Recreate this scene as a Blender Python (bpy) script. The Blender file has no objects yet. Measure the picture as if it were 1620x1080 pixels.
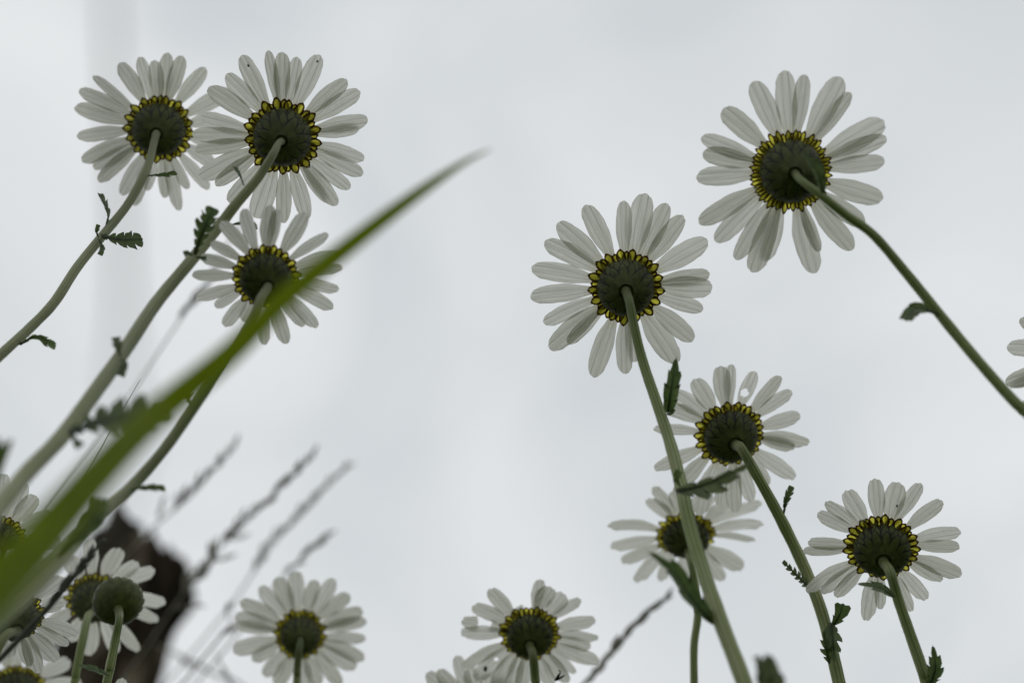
import bpy, math, random
from mathutils import Vector, Matrix, noise
R_ = math.radians
random.seed(11)
scene = bpy.context.scene

# ------------------------------------------------------------------ camera
PITCH = R_(42.0)
CAM = Vector((0, 0, 0.10))
LENS, SENSOR = 50.0, 36.0
K = SENSOR / LENS / 1620.0                      # image-plane metres per photo pixel at depth 1 m
FW = Vector((0, math.cos(PITCH), math.sin(PITCH)))
RT = Vector((1, 0, 0))
UP = Vector((0, -math.sin(PITCH), math.cos(PITCH)))
cd = bpy.data.cameras.new("camera"); cam = bpy.data.objects.new("camera", cd)
scene.collection.objects.link(cam)
cam.location = CAM; cam.rotation_euler = (math.pi / 2 + PITCH, 0, 0)
cd.lens = LENS; cd.sensor_width = SENSOR; cd.clip_start = 0.005; cd.clip_end = 2000
cd.dof.use_dof = True; cd.dof.focus_distance = 0.402; cd.dof.aperture_fstop = 8.0
scene.camera = cam

# ------------------------------------------------------------------ world and sun
SUN_EL, SUN_AZ = R_(62), R_(20)                 # high, ahead of the camera and a little right
w = bpy.data.worlds.new("World"); scene.world = w; w.use_nodes = True
nt = w.node_tree; N = nt.nodes; L = nt.links
bg = N["Background"]
sky = N.new("ShaderNodeTexSky"); sky.sky_type = 'NISHITA'; sky.sun_disc = False
sky.sun_elevation = SUN_EL; sky.sun_rotation = SUN_AZ
tc = N.new("ShaderNodeTexCoord")
mp = N.new("ShaderNodeMapping"); mp.inputs['Location'].default_value = (3.1, 0.7, 1.9)
n1 = N.new("ShaderNodeTexNoise"); n1.inputs['Scale'].default_value = 3.6; n1.inputs['Detail'].default_value = 3.0
n1.inputs['Roughness'].default_value = 0.42; n1.inputs['Distortion'].default_value = 0.8
rp = N.new("ShaderNodeValToRGB")
rp.color_ramp.elements[0].position = 0.30; rp.color_ramp.elements[0].color = (0.612, 0.650, 0.670, 1)
rp.color_ramp.elements[1].position = 0.72; rp.color_ramp.elements[1].color = (0.835, 0.855, 0.862, 1)
sc_ = N.new("ShaderNodeMixRGB"); sc_.blend_type = 'MULTIPLY'; sc_.inputs[0].default_value = 1.0
sc_.inputs[2].default_value = (10, 10, 10, 1)
mx = N.new("ShaderNodeMixRGB"); mx.inputs[0].default_value = 0.965      # cloud cover
L.new(tc.outputs['Generated'], mp.inputs[0]); L.new(mp.outputs[0], n1.inputs['Vector'])
L.new(n1.outputs[0], rp.inputs[0]); L.new(rp.outputs[0], sc_.inputs[1])
L.new(sky.outputs[0], mx.inputs[1]); L.new(sc_.outputs[0], mx.inputs[2])
L.new(mx.outputs[0], bg.inputs[0]); bg.inputs[1].default_value = 0.10
sd = bpy.data.lights.new("sun", 'SUN'); sun = bpy.data.objects.new("sun", sd)
scene.collection.objects.link(sun)
sd.energy = 0.5; sd.angle = R_(40); sd.color = (1.0, 0.97, 0.93)
sdir = Vector((math.sin(SUN_AZ) * math.cos(SUN_EL), math.cos(SUN_AZ) * math.cos(SUN_EL), math.sin(SUN_EL)))
sun.rotation_euler = (-sdir).to_track_quat('-Z', 'Y').to_euler(); sun.location = (0, 0, 5)

vs = scene.view_settings
scene.display_settings.display_device = 'sRGB'
vs.view_transform = 'Standard'; vs.look = 'None'; vs.exposure = 0.0; vs.gamma = 1.0; vs.use_curve_mapping = False
scene.cycles.max_bounces = 14; scene.cycles.transmission_bounces = 10; scene.cycles.transparent_max_bounces = 16
scene.cycles.diffuse_bounces = 8

# ------------------------------------------------------------------ helpers
COL = scene.collection.objects
def P(px, py, d):
    return CAM + d * (FW + (px - 810) * K * RT - (py - 540) * K * UP)
def ray(px, py):
    return (FW + (px - 810) * K * RT - (py - 540) * K * UP)
def px2m(p, d): return p * K * d
def sstep(a, b, x):
    t = min(1, max(0, (x - a) / (b - a))); return t * t * (3 - 2 * t)
def empty(name, loc, label, cat, group=None):
    o = bpy.data.objects.new(name, None); COL.link(o); o.location = loc
    o.empty_display_size = 0.02
    o['label'] = label; o['category'] = cat
    if group: o['group'] = group
    return o
def mesh(name, verts, faces, mat, parent=None, base=None, uvs=None, attrs=None, smooth=True, mats=None, fmat=None):
    b = base if base is not None else Vector((0, 0, 0))
    me = bpy.data.meshes.new(name)
    me.from_pydata([tuple(Vector(v) - b) for v in verts], [], faces)
    for m in (mats or [mat]): me.materials.append(m)
    if fmat: me.polygons.foreach_set('material_index', fmat)
    if smooth: me.polygons.foreach_set('use_smooth', [True] * len(me.polygons))
    if uvs:
        ul = me.uv_layers.new(name="UVMap")
        for lp in me.loops: ul.data[lp.index].uv = uvs[lp.vertex_index]
    for k, vals in (attrs or {}).items():
        a = me.attributes.new(k, 'FLOAT', 'POINT'); a.data.foreach_set('value', vals)
    me.update()
    o = bpy.data.objects.new(name, me); COL.link(o)
    if parent: o.parent = parent
    return o
def spline(pts, n):
    """Catmull-Rom through (Vector, radius) pairs, n samples per span."""
    out = []
    m = len(pts)
    for i in range(m - 1):
        a, b, c, d = pts[max(i - 1, 0)], pts[i], pts[i + 1], pts[min(i + 2, m - 1)]
        for j in range(n):
            t = j / n
            def cr(p0, p1, p2, p3):
                return 0.5 * ((2 * p1) + (p2 - p0) * t + (2 * p0 - 5 * p1 + 4 * p2 - p3) * t * t + (3 * p1 - p0 - 3 * p2 + p3) * t ** 3)
            out.append((cr(a[0], b[0], c[0], d[0]), max(1e-5, cr(a[1], b[1], c[1], d[1]))))
    out.append(pts[-1]); return out
def tube(pts, sides=12, ridge=0.0, nr=0, taper_end=False):
    """verts, faces, uvs of a tube along (Vector, radius) samples; ridge makes it grooved."""
    V, F, U = [], [], []
    t0 = (pts[1][0] - pts[0][0]).normalized()
    n = t0.orthogonal().normalized(); s = 0.0
    for i, (p, r) in enumerate(pts):
        t = (pts[min(i + 1, len(pts) - 1)][0] - pts[max(i - 1, 0)][0]).normalized()
        n = (n - t * n.dot(t)).normalized(); b = t.cross(n)
        if i: s += (p - pts[i - 1][0]).length
        for k in range(sides):
            a = 2 * math.pi * k / sides
            rr = r * (1 + ridge * (1 if k % 2 else -1)) * (1 + 0.05 * noise.noise(p * 260))
            V.append(p + rr * (math.cos(a) * n + math.sin(a) * b)); U.append((k / sides, s))
        if i:
            o = i * sides
            for k in range(sides):
                k2 = (k + 1) % sides
                F.append((o - sides + k, o - sides + k2, o + k2, o + k))
    F.append(tuple(range(sides))[::-1]); F.append(tuple(range(len(V) - sides, len(V))))
    return V, F, U

# ------------------------------------------------------------------ materials
def newmat(name):
    m = bpy.data.materials.new(name); m.use_nodes = True
    nt = m.node_tree; nt.nodes.clear()
    out = nt.nodes.new("ShaderNodeOutputMaterial")
    return m, nt, nt.nodes, nt.links, out
def nz(N, scale, detail=3, rough=0.5):
    n = N.new("ShaderNodeTexNoise"); n.inputs['Scale'].default_value = scale
    n.inputs['Detail'].default_value = detail; n.inputs['Roughness'].default_value = rough; return n
def ramp(N, stops):
    r = N.new("ShaderNodeValToRGB"); e = r.color_ramp.elements
    e[0].position, e[0].color = stops[0][0], (*stops[0][1], 1)
    e[1].position, e[1].color = stops[-1][0], (*stops[-1][1], 1)
    for p, c in stops[1:-1]:
        x = e.new(p); x.color = (*c, 1)
    return r
def mixc(N, L, f, a, b, mode='MIX'):
    m = N.new("ShaderNodeMixRGB"); m.blend_type = mode
    for i, x in ((0, f), (1, a), (2, b)):
        if hasattr(x, 'is_linked'): L.new(x, m.inputs[i])
        elif i == 0: m.inputs[0].default_value = x
        else: m.inputs[i].default_value = (*x, 1)
    return m.outputs[0]
def math_(N, L, op, a, b=None, clamp=False):
    m = N.new("ShaderNodeMath"); m.operation = op; m.use_clamp = clamp
    for i, x in ((0, a), (1, b)):
        if x is None: continue
        if hasattr(x, 'is_linked'): L.new(x, m.inputs[i])
        else: m.inputs[i].default_value = x
    return m.outputs[0]
def leafy(name, colf, trans, transcol_gain=(1, 1, 1), rough=0.55, spec=0.25, bump=None):
    """reflecting + translucent thin tissue; colf(N, L) returns a colour socket"""
    m, nt, N, L, out = newmat(name)
    col = colf(N, L)
    p = N.new("ShaderNodeBsdfPrincipled"); p.inputs['Roughness'].default_value = rough
    p.inputs['Specular IOR Level'].default_value = spec
    L.new(col, p.inputs['Base Color'])
    tr = N.new("ShaderNodeBsdfTranslucent")
    L.new(mixc(N, L, 1.0, col, transcol_gain, 'MULTIPLY'), tr.inputs[0])
    mx = N.new("ShaderNodeMixShader"); mx.inputs[0].default_value = trans
    L.new(p.outputs[0], mx.inputs[1]); L.new(tr.outputs[0], mx.inputs[2]); L.new(mx.outputs[0], out.inputs[0])
    if bump:
        b = N.new("ShaderNodeBump"); b.inputs['Strength'].default_value = bump[1]; b.inputs['Distance'].default_value = bump[2]
        L.new(bump[0](N, L), b.inputs['Height']); L.new(b.outputs[0], p.inputs['Normal']); L.new(b.outputs[0], tr.inputs['Normal'])
    return m

def petal_veins(N, L):
    uv = N.new("ShaderNodeUVMap"); mp = N.new("ShaderNodeMapping"); mp.inputs['Scale'].default_value = (18, 1.2, 1)
    L.new(uv.outputs[0], mp.inputs[0]); n = nz(N, 1.0, 2, 0.5); L.new(mp.outputs[0], n.inputs['Vector']); return n.outputs[0]
def petal_col(N, L):
    uv = N.new("ShaderNodeUVMap"); sp = N.new("ShaderNodeSeparateXYZ"); L.new(uv.outputs[0], sp.inputs[0])
    v = petal_veins(N, L)
    c = ramp(N, [(0.30, (0.72, 0.72, 0.69)), (0.62, (0.92, 0.92, 0.90))]); L.new(v, c.inputs[0])
    oi = N.new("ShaderNodeObjectInfo")
    rv = ramp(N, [(0.0, (0.84, 0.84, 0.80)), (1.0, (1.0, 1.0, 0.99))]); L.new(oi.outputs['Random'], rv.inputs[0])
    c2 = mixc(N, L, 1.0, c.outputs[0], rv.outputs[0], 'MULTIPLY')
    # faint stain patches, and the greenish-yellow claw of the petal
    tc = N.new("ShaderNodeTexCoord"); n = nz(N, 160, 3, 0.6); L.new(tc.outputs['Object'], n.inputs['Vector'])
    st = ramp(N, [(0.66, (0, 0, 0)), (0.80, (1, 1, 1))]); L.new(n.outputs[0], st.inputs[0])
    c3 = mixc(N, L, math_(N, L, 'MULTIPLY', st.outputs[0], 0.35), c2, (0.62, 0.55, 0.40))
    gw = math_(N, L, 'SINE', math_(N, L, 'MULTIPLY', sp.outputs[0], 9.4248))      # two creases and darker margins run along a ray floret
    gr = ramp(N, [(0.0, (1, 1, 1)), (0.38, (0, 0, 0))]); L.new(math_(N, L, 'ABSOLUTE', gw), gr.inputs[0])
    c3 = mixc(N, L, math_(N, L, 'MULTIPLY', gr.outputs[0], 0.62), c3, (0.47, 0.47, 0.43))
    cl = ramp(N, [(0.02, (1, 1, 1)), (0.26, (0, 0, 0))]); L.new(sp.outputs[1], cl.inputs[0])
    return mixc(N, L, math_(N, L, 'MULTIPLY', cl.outputs[0], 0.55), c3, (0.70, 0.66, 0.45))
M_PETAL = leafy("petal_white", petal_col, 0.50, (0.99, 0.99, 0.965), 0.5, 0.2, (petal_veins, 0.6, 0.0008))

def stem_col(N, L):
    tc = N.new("ShaderNodeTexCoord")
    uv = N.new("ShaderNodeUVMap"); mp = N.new("ShaderNodeMapping"); mp.inputs['Scale'].default_value = (16, 30, 1)
    L.new(uv.outputs[0], mp.inputs[0]); n = nz(N, 1.0, 3, 0.6); L.new(mp.outputs[0], n.inputs['Vector'])
    c = ramp(N, [(0.30, (0.25, 0.29, 0.13)), (0.50, (0.36, 0.40, 0.22)), (0.72, (0.48, 0.51, 0.34))]); L.new(n.outputs[0], c.inputs[0])
    n2 = nz(N, 28, 2); L.new(tc.outputs['Object'], n2.inputs['Vector'])
    r2 = ramp(N, [(0.35, (0.75, 0.80, 0.62)), (0.65, (1.12, 1.06, 1.12))]); L.new(n2.outputs[0], r2.inputs[0])
    sp = N.new("ShaderNodeSeparateXYZ"); L.new(uv.outputs[0], sp.inputs[0])
    rb = math_(N, L, 'SINE', math_(N, L, 'MULTIPLY', sp.outputs[0], 6.2832 * 10))      # pale ribs, greener furrows
    rr = ramp(N, [(0.25, (0.56, 0.66, 0.42)), (0.75, (1.12, 1.10, 1.10))]); L.new(math_(N, L, 'ADD', math_(N, L, 'MULTIPLY', rb, 0.5), 0.5), rr.inputs[0])
    c2 = mixc(N, L, 1.0, c.outputs[0], rr.outputs[0], 'MULTIPLY')
    c2 = mixc(N, L, 1.0, c2, r2.outputs[0], 'MULTIPLY')
    nk = ramp(N, [(0.30, (1, 1, 1)), (1.0, (0, 0, 0))]); L.new(math_(N, L, 'MULTIPLY', sp.outputs[1], 46.0), nk.inputs[0])   # greener neck, darkened with painted-in shade from the head
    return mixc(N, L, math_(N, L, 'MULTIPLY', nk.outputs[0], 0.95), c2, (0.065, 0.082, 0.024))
def stem_bump(N, L):
    uv = N.new("ShaderNodeUVMap"); mp = N.new("ShaderNodeMapping"); mp.inputs['Scale'].default_value = (20, 60, 1)
    L.new(uv.outputs[0], mp.inputs[0]); n = nz(N, 1.0, 3, 0.6); L.new(mp.outputs[0], n.inputs['Vector']); return n.outputs[0]
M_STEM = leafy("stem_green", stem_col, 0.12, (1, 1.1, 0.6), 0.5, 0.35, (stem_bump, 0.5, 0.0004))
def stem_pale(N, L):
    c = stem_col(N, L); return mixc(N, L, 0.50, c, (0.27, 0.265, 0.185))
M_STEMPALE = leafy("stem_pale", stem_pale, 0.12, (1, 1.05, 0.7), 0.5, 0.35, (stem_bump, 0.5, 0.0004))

def leaf_col(N, L):
    tc = N.new("ShaderNodeTexCoord"); n = nz(N, 220, 4, 0.6); L.new(tc.outputs['Object'], n.inputs['Vector'])
    c = ramp(N, [(0.3, (0.070, 0.095, 0.055)), (0.55, (0.115, 0.145, 0.085)), (0.75, (0.18, 0.21, 0.145))]); L.new(n.outputs[0], c.inputs[0])
    return c.outputs[0]
def leaf_bump(N, L):
    tc = N.new("ShaderNodeTexCoord"); n = nz(N, 700, 3); L.new(tc.outputs['Object'], n.inputs['Vector']); return n.outputs[0]
M_LEAF = leafy("leaf_green", leaf_col, 0.36, (1.0, 1.18, 0.6), 0.5, 0.35, (leaf_bump, 0.4, 0.0004))

def leafgrey_col(N, L):
    tc = N.new("ShaderNodeTexCoord"); n = nz(N, 260, 4, 0.6); L.new(tc.outputs['Object'], n.inputs['Vector'])
    c = ramp(N, [(0.3, (0.10, 0.115, 0.085)), (0.55, (0.165, 0.185, 0.14)), (0.75, (0.26, 0.28, 0.225))]); L.new(n.outputs[0], c.inputs[0])
    return c.outputs[0]
M_LEAFGREY = leafy("leaf_grey_green", leafgrey_col, 0.34, (1.0, 1.08, 0.7), 0.6, 0.25, (leaf_bump, 0.4, 0.0004))

def blade_col(N, L):
    uv = N.new("ShaderNodeUVMap"); mp = N.new("ShaderNodeMapping"); mp.inputs['Scale'].default_value = (16, 6, 1)
    L.new(uv.outputs[0], mp.inputs[0]); n = nz(N, 1.0, 3, 0.6); L.new(mp.outputs[0], n.inputs['Vector'])
    c = ramp(N, [(0.36, (0.075, 0.120, 0.004)), (0.66, (0.165, 0.225, 0.014))]); L.new(n.outputs[0], c.inputs[0])
    sp = N.new("ShaderNodeSeparateXYZ"); L.new(uv.outputs[0], sp.inputs[0])
    e = ramp(N, [(0.0, (1.35, 1.25, 1.6)), (0.14, (1, 1, 1)), (0.47, (0.95, 0.95, 1)), (0.5, (1.5, 1.4, 2.2)), (0.53, (0.80, 0.80, 0.9)), (0.86, (0.9, 0.9, 1)), (1.0, (1.3, 1.2, 1.6))]); L.new(sp.outputs[0], e.inputs[0])
    return mixc(N, L, 1.0, c.outputs[0], e.outputs[0], 'MULTIPLY')
M_BLADE = leafy("grass_blade_green", blade_col, 0.5, (1.3, 1.2, 0.3), 0.7, 0.08)
def dry_col(N, L):
    tc = N.new("ShaderNodeTexCoord"); n = nz(N, 180, 3); L.new(tc.outputs['Object'], n.inputs['Vector'])
    c = ramp(N, [(0.3, (0.24, 0.235, 0.20)), (0.7, (0.46, 0.44, 0.39))]); L.new(n.outputs[0], c.inputs[0]); return c.outputs[0]
M_DRY = leafy("seed_head_grey", dry_col, 0.38, (1, 1, 0.9), 0.6, 0.2)
def darkstalk_col(N, L):
    tc = N.new("ShaderNodeTexCoord"); n = nz(N, 240, 3); L.new(tc.outputs['Object'], n.inputs['Vector'])
    c = ramp(N, [(0.3, (0.055, 0.062, 0.045)), (0.7, (0.13, 0.135, 0.105))]); L.new(n.outputs[0], c.inputs[0]); return c.outputs[0]
M_SPIKE = leafy("spike_dark", darkstalk_col, 0.2, (1, 1, 0.8), 0.6, 0.2)

def attr(N, name):
    a = N.new("ShaderNodeAttribute"); a.attribute_name = name; return a.outputs['Fac']
def bract_col(N, L):
    tc = N.new("ShaderNodeTexCoord"); n = nz(N, 500, 3); L.new(tc.outputs['Object'], n.inputs['Vector'])
    g = ramp(N, [(0.3, (0.040, 0.050, 0.014)), (0.7, (0.105, 0.120, 0.036))]); L.new(n.outputs[0], g.inputs[0])
    e = ramp(N, [(0.55, (0, 0, 0)), (0.80, (1, 1, 1))]); L.new(attr(N, 'edge'), e.inputs[0])
    return mixc(N, L, e.outputs[0], g.outputs[0], (0.010, 0.006, 0.003))
M_BRACT = leafy("bract_green", bract_col, 0.15, (1, 1.3, 0.3), 0.5, 0.3)
# inner bracts end in a thin see-through yellow tip with a brown rim
def make_inner():
    m, nt, N, L, out = newmat("bract_inner")
    tip = attr(N, 'tip')
    e = ramp(N, [(0.36, (0, 0, 0)), (0.64, (1, 1, 1))]); L.new(attr(N, 'edge'), e.inputs[0])
    rim = e.outputs[0]
    tc = N.new("ShaderNodeTexCoord"); vn = nz(N, 420, 2); L.new(tc.outputs['Object'], vn.inputs['Vector'])
    vr = ramp(N, [(0.3, (0.30, 0.33, 0.04)), (0.65, (0.60, 0.55, 0.07))]); L.new(vn.outputs[0], vr.inputs[0])
    tcol = mixc(N, L, tip, (0.075, 0.100, 0.025), vr.outputs[0])
    col = mixc(N, L, rim, tcol, (0.060, 0.024, 0.008))
    p = N.new("ShaderNodeBsdfPrincipled"); p.inputs['Roughness'].default_value = 0.45; L.new(col, p.inputs['Base Color'])
    tr = N.new("ShaderNodeBsdfTranslucent"); L.new(col, tr.inputs[0])
    m1 = N.new("ShaderNodeMixShader"); m1.inputs[0].default_value = 0.55
    L.new(p.outputs[0], m1.inputs[1]); L.new(tr.outputs[0], m1.inputs[2])
    tp = N.new("ShaderNodeBsdfTransparent"); tp.inputs[0].default_value = (0.90, 0.84, 0.10, 1)
    f = math_(N, L, 'MULTIPLY', tip, math_(N, L, 'SUBTRACT', 1.0, rim))
    f = math_(N, L, 'MULTIPLY', f, 0.32)
    m2 = N.new("ShaderNodeMixShader"); L.new(f, m2.inputs[0]); L.new(m1.outputs[0], m2.inputs[1]); L.new(tp.outputs[0], m2.inputs[2])
    L.new(m2.outputs[0], out.inputs[0]); return m
M_INNER = make_inner()
def disc_col(N, L):
    tc = N.new("ShaderNodeTexCoord"); v = N.new("ShaderNodeTexVoronoi"); v.inputs['Scale'].default_value = 900
    L.new(tc.outputs['Object'], v.inputs['Vector'])
    c = ramp(N, [(0.0, (0.70, 0.50, 0.02)), (0.8, (0.45, 0.28, 0.01))]); L.new(v.outputs[0], c.inputs[0]); return c.outputs[0]
M_DISC = leafy("disc_yellow", disc_col, 0.0)
def dark_col(N, L):
    c = N.new("ShaderNodeRGB"); c.outputs[0].default_value = (0.012, 0.010, 0.008, 1); return c.outputs[0]
M_DARK = leafy("insect_black", dark_col, 0.0, rough=0.3)
def spot_col(N, L):
    c = N.new("ShaderNodeRGB"); c.outputs[0].default_value = (0.05, 0.035, 0.02, 1); return c.outputs[0]
M_SPOT = leafy("spot_brown", spot_col, 0.1)
def post_col(N, L):
    tc = N.new("ShaderNodeTexCoord"); mp = N.new("ShaderNodeMapping"); mp.inputs['Scale'].default_value = (15, 15, 6)
    L.new(tc.outputs['Object'], mp.inputs[0]); n = nz(N, 1.0, 6, 0.65); L.new(mp.outputs[0], n.inputs['Vector'])
    c = ramp(N, [(0.38, (0.010, 0.008, 0.006)), (0.50, (0.034, 0.026, 0.019)), (0.62, (0.22, 0.18, 0.135))]); L.new(n.outputs[0], c.inputs[0])
    n2 = nz(N, 9, 4, 0.6); L.new(tc.outputs['Object'], n2.inputs['Vector'])
    g = ramp(N, [(0.50, (0, 0, 0)), (0.66, (1, 1, 1))]); L.new(n2.outputs[0], g.inputs[0])
    return mixc(N, L, math_(N, L, 'MULTIPLY', g.outputs[0], 0.5), c.outputs[0], (0.045, 0.041, 0.022))
M_POST = leafy("weathered_wood", post_col, 0.0, rough=1.0, spec=0.0)
def ground_col(N, L):
    tc = N.new("ShaderNodeTexCoord"); n = nz(N, 7, 8, 0.65); L.new(tc.outputs['Object'], n.inputs['Vector'])
    c = ramp(N, [(0.3, (0.028, 0.040, 0.014)), (0.55, (0.055, 0.085, 0.024)), (0.75, (0.10, 0.12, 0.045))]); L.new(n.outputs[0], c.inputs[0]); return c.outputs[0]
M_GROUND = leafy("meadow_ground", ground_col, 0.0, rough=0.9, spec=0.1)
M_TURF = leafy("meadow_grass_green", blade_col, 0.35, (1.1, 1.1, 0.4), 0.5, 0.2)

# ------------------------------------------------------------------ ground
def build_ground():
    n, S = 64, 600.0
    V, F = [], []
    g = [math.copysign(abs(t) ** 3, t) * S for t in [(-1 + 2 * i / n) for i in range(n + 1)]]
    for y in g:
        for x in g:
            V.append((x, y, -0.004 + 0.010 * noise.noise((x * 1.3, y * 1.3, 0)) if abs(x) < 40 and abs(y) < 40 else 0.0))
    for j in range(n):
        for i in range(n):
            a = j * (n + 1) + i; F.append((a, a + 1, a + n + 2, a + n + 1))
    o = mesh("ground", V, F, M_GROUND); o['kind'] = 'structure'; return o
build_ground()
def build_turf():
    V, F, U = [], [], []
    rnd = random.Random(5)
    for i in range(5200):
        r = 0.13 + 2.6 * rnd.random() ** 1.7; a = rnd.random() * 2 * math.pi
        x, y = r * math.cos(a), r * math.sin(a)
        h = rnd.uniform(0.05, 0.15)
        lim = 0.055 + max(0.0, y) * 0.40 + (0.06 if y < 0 else 0)
        h = min(h, lim + 0.25 * max(0, abs(x) - 0.3))
        wd = rnd.uniform(0.0012, 0.0028); b = rnd.random() * 2 * math.pi
        dx, dy = math.cos(b), math.sin(b); bend = rnd.uniform(0.1, 0.6) * h
        o = len(V)
        for k in range(5):
            t = k / 4; q = wd * (1 - t) + 0.0001
            c = Vector((x + dx * bend * t * t, y + dy * bend * t * t, -0.012 + (h + .012) * (t - 0.12 * t * t)))
            V.append(c + Vector((-dy * q, dx * q, 0))); V.append(c + Vector((dy * q, -dx * q, 0))); U += [(0, t), (1, t)]
            if k: F.append((o + 2 * k - 2, o + 2 * k - 1, o + 2 * k + 1, o + 2 * k))
    o = mesh("meadow_grass", V, F, M_TURF, uvs=U); o['kind'] = 'stuff'
    o['label'] = 'short green meadow grass round the feet of the daisies'; o['category'] = 'grass'
build_turf()

# ------------------------------------------------------------------ weathered post
def build_post():
    top = P(205, 905, 2.0); base = Vector((top.x, top.y, 0.0))
    V, F, U = [], [], []
    sides, rings = 56, 90
    H = top.z
    # (height relative to top, centre x shift, radius) read as a swelling, broken-topped post
    prof = [(-1.3, -.004, .078), (-.50, -.004, .074), (-.20, -.006, .070), (-.10, -.002, .071), (-.045, .002, .076), (0.0, .003, .072), (.04, -.002, .062), (.09, -.010, .052)]
    def pr(z):
        for (a, b) in zip(prof, prof[1:]):
            if z <= b[0]:
                t = sstep(a[0], b[0], z); return a[1] + (b[1] - a[1]) * t, a[2] + (b[2] - a[2]) * t
        return prof[-1][1:]
    def crown(a):   # jagged broken rim, highest splinter on the left-front
        return 0.055 + 0.030 * math.exp(-((((a - 4.55 + math.pi) % (2 * math.pi)) - math.pi) / 0.28) ** 2) - 0.030 * (0.5 + 0.5 * math.cos(a)) \
            + 0.030 * noise.noise((math.cos(a) * 3.1, math.sin(a) * 3.1, 4.0)) + 0.022 * noise.noise((math.cos(a) * 8, math.sin(a) * 11, 1.0))
    for j in range(rings + 1):
        f = j / rings; f = 1 - (1 - f) ** 1.6
        for k in range(sides):
            a = 2 * math.pi * k / sides
            ztop = H + crown(a); z = -0.05 + f * (ztop + 0.05)
            cx, r = pr(z - H)
            q = Vector((math.cos(a) * 2.2, math.sin(a) * 2.2, z * 5))
            rr = r * (1 + 0.19 * noise.noise(q) + 0.13 * noise.noise((math.cos(a) * 9, math.sin(a) * 9, z * 7)))
            rr += 0.010 * math.exp(-((z - H + 0.035) / 0.03) ** 2) * max(0, math.cos(a)) ** 2
            V.append((base.x + cx + rr * math.cos(a), base.y + rr * math.sin(a), z)); U.append((k / sides, f))
    for j in range(rings):
        for k in range(sides):
            k2 = (k + 1) % sides; F.append((j * sides + k, j * sides + k2, (j + 1) * sides + k2, (j + 1) * sides + k))
    o0 = rings * sides                                   # hollowed, rotten top
    for s, dz in ((0.72, 0.010), (0.4, 0.03)):
        st = len(V)
        for k in range(sides):
            p = Vector(V[o0 + k]); c = Vector((base.x, base.y, p.z)); q = c + (p - c) * s; q.z = p.z - dz - 0.015 * noise.noise(q * 60)
            V.append(q); U.append((k / sides, 1))
        prev = st - sides if s < 0.7 else o0
        for k in range(sides):
            k2 = (k + 1) % sides; F.append((prev + k, prev + k2, st + k2, st + k))
    F.append(tuple(range(len(V) - sides, len(V))))
    o = mesh("wooden_post", V, F, M_POST, base=base, uvs=U); o.location = base
    o['label'] = 'dark weathered wooden post with a broken jagged top behind the daisies'; o['category'] = 'post'
build_post()

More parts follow.
